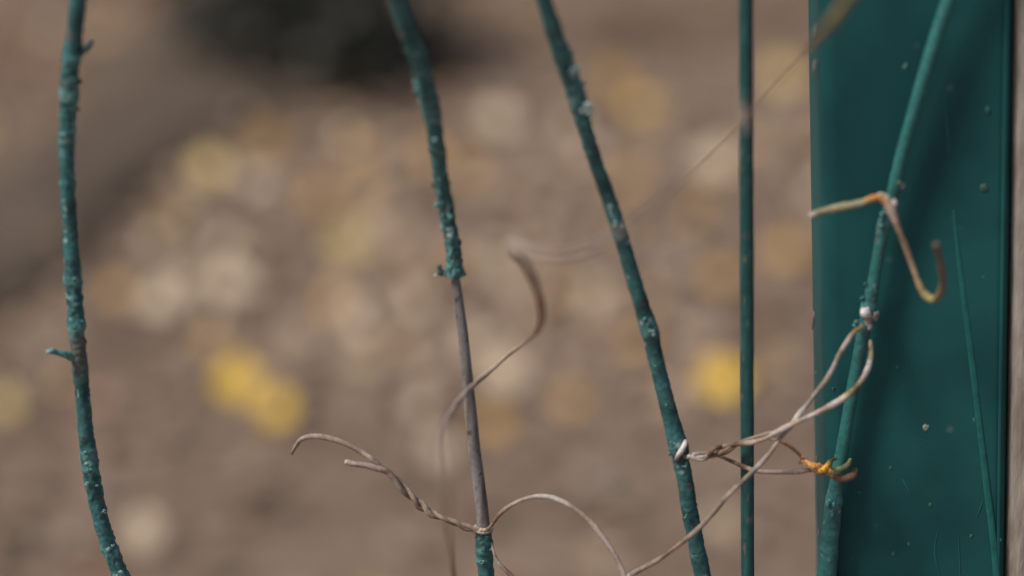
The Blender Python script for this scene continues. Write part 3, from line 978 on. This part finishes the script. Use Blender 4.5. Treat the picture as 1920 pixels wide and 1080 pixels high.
def long_curl():
    # S-shaped thread: far below it swings away from the focus, crosses in front of the bare stem, curls up at the top
    mb = MB()
    tend(mb, [(962, 474, 58, 12, BRN), (982, 490, 52, 14, BRN), (1000, 523, 46, 15, (.22, .16, .10)), (1013, 563, 40, 15, (.26, .15, .11)), (1017, 596, 34, 14, (.27, .15, .12)), (1007, 622, 22, 9, BRN), (985, 642, 12, 7, BEI), (955, 664, 5, 7, BEI),
              (925, 690, 3, 8, BEI), (898, 713, 6, 10, BEI), (875, 735, 16, 11, PINK), (852, 762, 26, 11, PINK), (836, 788, 40, 11, PINK), (829, 815, 66, 9, PINK), (830, 850, 88, 8, BEI), (834, 900, 92, 8, BEI), (838, 950, 88, 8, BEI), (842, 1000, 66, 8, BEI), (847, 1050, 42, 8, BEI), (853, 1095, 34, 8, BRN), (862, 1160, 28, 8, BEI)], seed=5, band=.2)
    thing_tendril('long S-shaped tendril curling across the bare grey stem', [('strand', mb)], at(853, 1095, 26))
    # the straighter thread slanting down from the top of the post to the curl
    mb = MB()
    RB = (.34, .25, .19)
    tend(mb, [(1640, -60, 76, 20, OLV), (1597, -10, 72, 20, OLV), (1560, 40, 66, 20, (.28, .22, .12)), (1528, 78, 55, 15, (.26, .2, .13)), (1500, 108, 42, 5, RB), (1455, 155, 34, 4, RB), (1405, 212, 30, 3.6, RB), (1375, 243, 28, 3.6, RB), (1330, 288, 30, 3.6, RB), (1280, 337, 38, 3.6, RB), (1230, 380, 52, 4, RB), (1185, 415, 68, 5, BEI),
              (1150, 442, 80, 8, PALE), (1100, 465, 88, 8.5, PALE), (1040, 479, 90, 8.5, PINK), (990, 470, 86, 8.5, PALE), (955, 455, 78, 8, PALE)], seed=6, band=.2)
    thing_tendril('blurred straight thread of tendril slanting from the top of the post down leftwards', [('strand', mb)], at(1597, -10, 58))
long_curl()

def hook():
    mb = MB()
    G = (0.34, 0.31, 0.20)
    tend(mb, [(1519, 404, 8, 13, PALE), (1540, 397, 8, 14, G), (1565, 391, 8, 14, G), (1592, 385, 8, 14, G), (1616, 380, 8, 14, G), (1632, 373, 8, 14, ORG), (1648, 371, 8, 13, ORG), (1662, 380, 8, 15, (.55, .38, .26)), (1672, 396, 8, 17, (.60, .48, .40)), (1683, 425, 8, 13, (.34, .24, .175)), (1697, 460, 8, 12, (.32, .23, .165)),
              (1711, 498, 8, 12, (.30, .225, .155)), (1722, 530, 9, 14, (.29, .22, .12)), (1733, 551, 10, 15, (.29, .24, .12)), (1749, 561, 12, 15, (.29, .26, .12)), (1763, 551, 15, 14, (.27, .21, .13)), (1768, 525, 19, 13, (.24, .18, .13)), (1763, 490, 24, 13, (.21, .16, .12)), (1755, 458, 28, 12, (.18, .15, .11))], seed=7, band=.35)
    # coil round the stem behind
    tend(mb, [(1640, 372, 7, 7, (.5, .4, .3)), (1650, 364, 6, 7, (.6, .5, .42)), (1664, 372, 6, 7, (.6, .5, .42)), (1660, 392, 6, 6, (.5, .4, .3))], seed=8)
    mb2 = MB()
    flake(mb2, 1673, 379, 8, 11, (.60, .58, .56), amp=.4)
    flake(mb2, 1663, 374, 8, 7, (.55, .45, .38), amp=.4)
    flake(mb2, 1691, 352, 4, 8, (.14, .15, .13), amp=.4)
    thing_tendril('hook-shaped brown tendril hanging in front of the green post', [('strand', mb), ('pale_knot', mb2)], at(1672, 382, 5))
hook()

def crossing():
    # from the white lump down to the lower left corner, in front of the rod
    mb = MB()
    G = (0.25, 0.215, 0.16)
    D = (0.29, 0.228, 0.19)
    tend(mb, [(1618, 612, 2, 9, (.2, .16, .08)), (1600, 624, 3, 9, (.2, .16, .08)), (1588, 642, 4, 10, PALE), (1574, 664, 5, 10, G), (1562, 690, 5, 10, PALE), (1548, 714, 5, 10, G), (1532, 735, 5, 10, GREYB), (1515, 757, 5, 10, GREYB), (1499, 776, 5, 12, PALE), (1485, 796, 5, 10, PALE), (1466, 818, 5, 9, PINK), (1444, 848, 6, 9, PINK), (1418, 878, 7, 10, GREYB), (1392, 903, 10, 11, D),
              (1362, 932, 12, 9, D), (1335, 965, 12, 9, D), (1300, 1000, 12, 10, D), (1268, 1025, 12, 9, BRN), (1236, 1048, 12, 9, D), (1205, 1066, 12, 10, D), (1184, 1078, 9, 13, PALE), (1150, 1105, 10, 11, BEI), (1090, 1150, 12, 9, BEI)], seed=9, band=.8)
    thing_tendril('long jointed tendril crossing in front of the metal rod towards the bottom', [('strand', mb)], at(1618, 612, 2))
    # from the stem on the post to the knot on the third stem
    mb = MB()
    K = (0.30, 0.25, 0.17)
    tend(mb, [(1632, 640, -1, 8, K), (1633, 665, 2, 9, K), (1627, 692, 4, 11, PALE), (1612, 718, 5, 11, K), (1592, 738, 6, 12, (.24, .19, .11)), (1570, 754, 6, 13, PALE), (1545, 768, 6, 12, BEI), (1520, 780, 6, 11, PALE), (1490, 793, 6, 10, BEI), (1462, 808, 6, 12, PALE), (1435, 822, 5, 9, BEI), (1410, 829, 4, 11, BEI), (1385, 832, 3, 9, BRN), (1362, 836, 2, 9, BRN), (1345, 842, 2, 8, BRN)], seed=10, band=.8)
    # strands of the knotted stretch
    mk = MB()
    tend(mk, [(1462, 808, 6, 5, BEI), (1440, 812, 5, 5, BEI), (1415, 820, 4, 6, BEI), (1390, 828, 3, 6, BRN), (1365, 846, 2, 8, BRN), (1345, 852, 3, 9, BRN), (1325, 856, 3, 9, BEI), (1305, 858, 3, 8, PALE), (1290, 855, 3, 9, PALE)], seed=11)
    tend(mk, [(1352, 836, 2, 7, BRN), (1338, 842, 4, 9, BRN), (1328, 856, 3, 9, BRN), (1314, 862, 3, 9, PALE), (1296, 858, 3, 9, BEI), (1282, 856, 2, 8, BRN)], seed=12)
    tend(mk, [(1370, 838, 4, 6, BRN), (1352, 848, 4, 9, BRN), (1336, 852, 2, 9, BEI), (1318, 850, 2, 8, BEI), (1300, 852, 3, 8, PALE)], seed=13)
    mr = MB()
    tend(mr, [(1268, 862, 1.5, 8, BRN), (1270, 856, 2.5, 9, PALE), (1277, 846, 3, 11, (.75, .68, .7)), (1284, 834, 2.5, 10, (.75, .68, .7)), (1286, 827, 1, 7, PALE), (1286, 838, -1, 6, BRN), (1284, 868, -1.5, 6, BRN), (1268, 864, 0, 6, BRN)], seed=14, band=.1)
    thing_tendril('pale jointed tendril tying the third stem to the stem on the post', [('strand', mb), ('knot', mk), ('coil', mr)], at(1278, 850, 2))
    # lower loop round the stem on the post
    mb = MB()
    tend(mb, [(1340, 852, 1, 6, BRN), (1365, 862, 1, 7, BRN), (1392, 874, 2, 8, BRN), (1415, 882, 3, 9, PINK), (1440, 885, 3, 9, PINK), (1470, 885, 3, 9, PINK), (1500, 884, 3, 9, PINK), (1525, 882, 2, 8, BEI), (1550, 888, 1, 10, BRN), (1575, 896, 2, 13, (.22, .14, .09)), (1598, 892, 1, 14, (.22, .14, .09)), (1604, 880, -3, 10, BRN)], seed=15, band=.2)
    mc = MB()
    tend(mc, [(1508, 862, 2, 9, ORG), (1522, 872, 4, 14, (.62, .34, .14)), (1540, 878, 4, 14, ORG), (1560, 881, 3, 11, (.40, .38, .16)), (1578, 878, 2, 9, (.30, .32, .16)), (1590, 870, 0, 9, (.32, .33, .16)), (1594, 862, -3, 7, (.3, .32, .16))], seed=16)
    tend(mc, [(1500, 866, 1, 8, BEI), (1515, 868, 5, 10, (.75, .42, .18)), (1530, 884, 5, 9, (.62, .34, .14)), (1548, 878, 5, 12, (.85, .42, .03)), (1556, 866, 3, 8, OLV), (1566, 860, -1, 7, OLV)], seed=17)
    for i in range(26):
        u = i / 25
        x, y = 1502 + u * 56, 864 + u * 18
        flake(mc, x + random.gauss(0, 2), y + random.gauss(0, 4), 5 + random.random(), random.uniform(1.8, 4), random.choice([ORG, (.85, .5, .2), (.8, .4, .04), (.55, .38, .2)]), seed=i)
    mt = MB()
    tend(mt, [(1438, 822, 3, 5, BEI), (1462, 827, 3, 6, (.32, .18, .12)), (1482, 838, 3, 6, (.35, .18, .10)), (1498, 852, 3, 6, (.4, .2, .10)), (1508, 864, 3, 6, ORG)], seed=18)
    r_ = thing_tendril('orange-tipped tendril looped low round the stem on the post', [('strand', mb), ('orange_coil', mc), ('thin_strand', mt)], at(1565, 885, 0))
crossing()
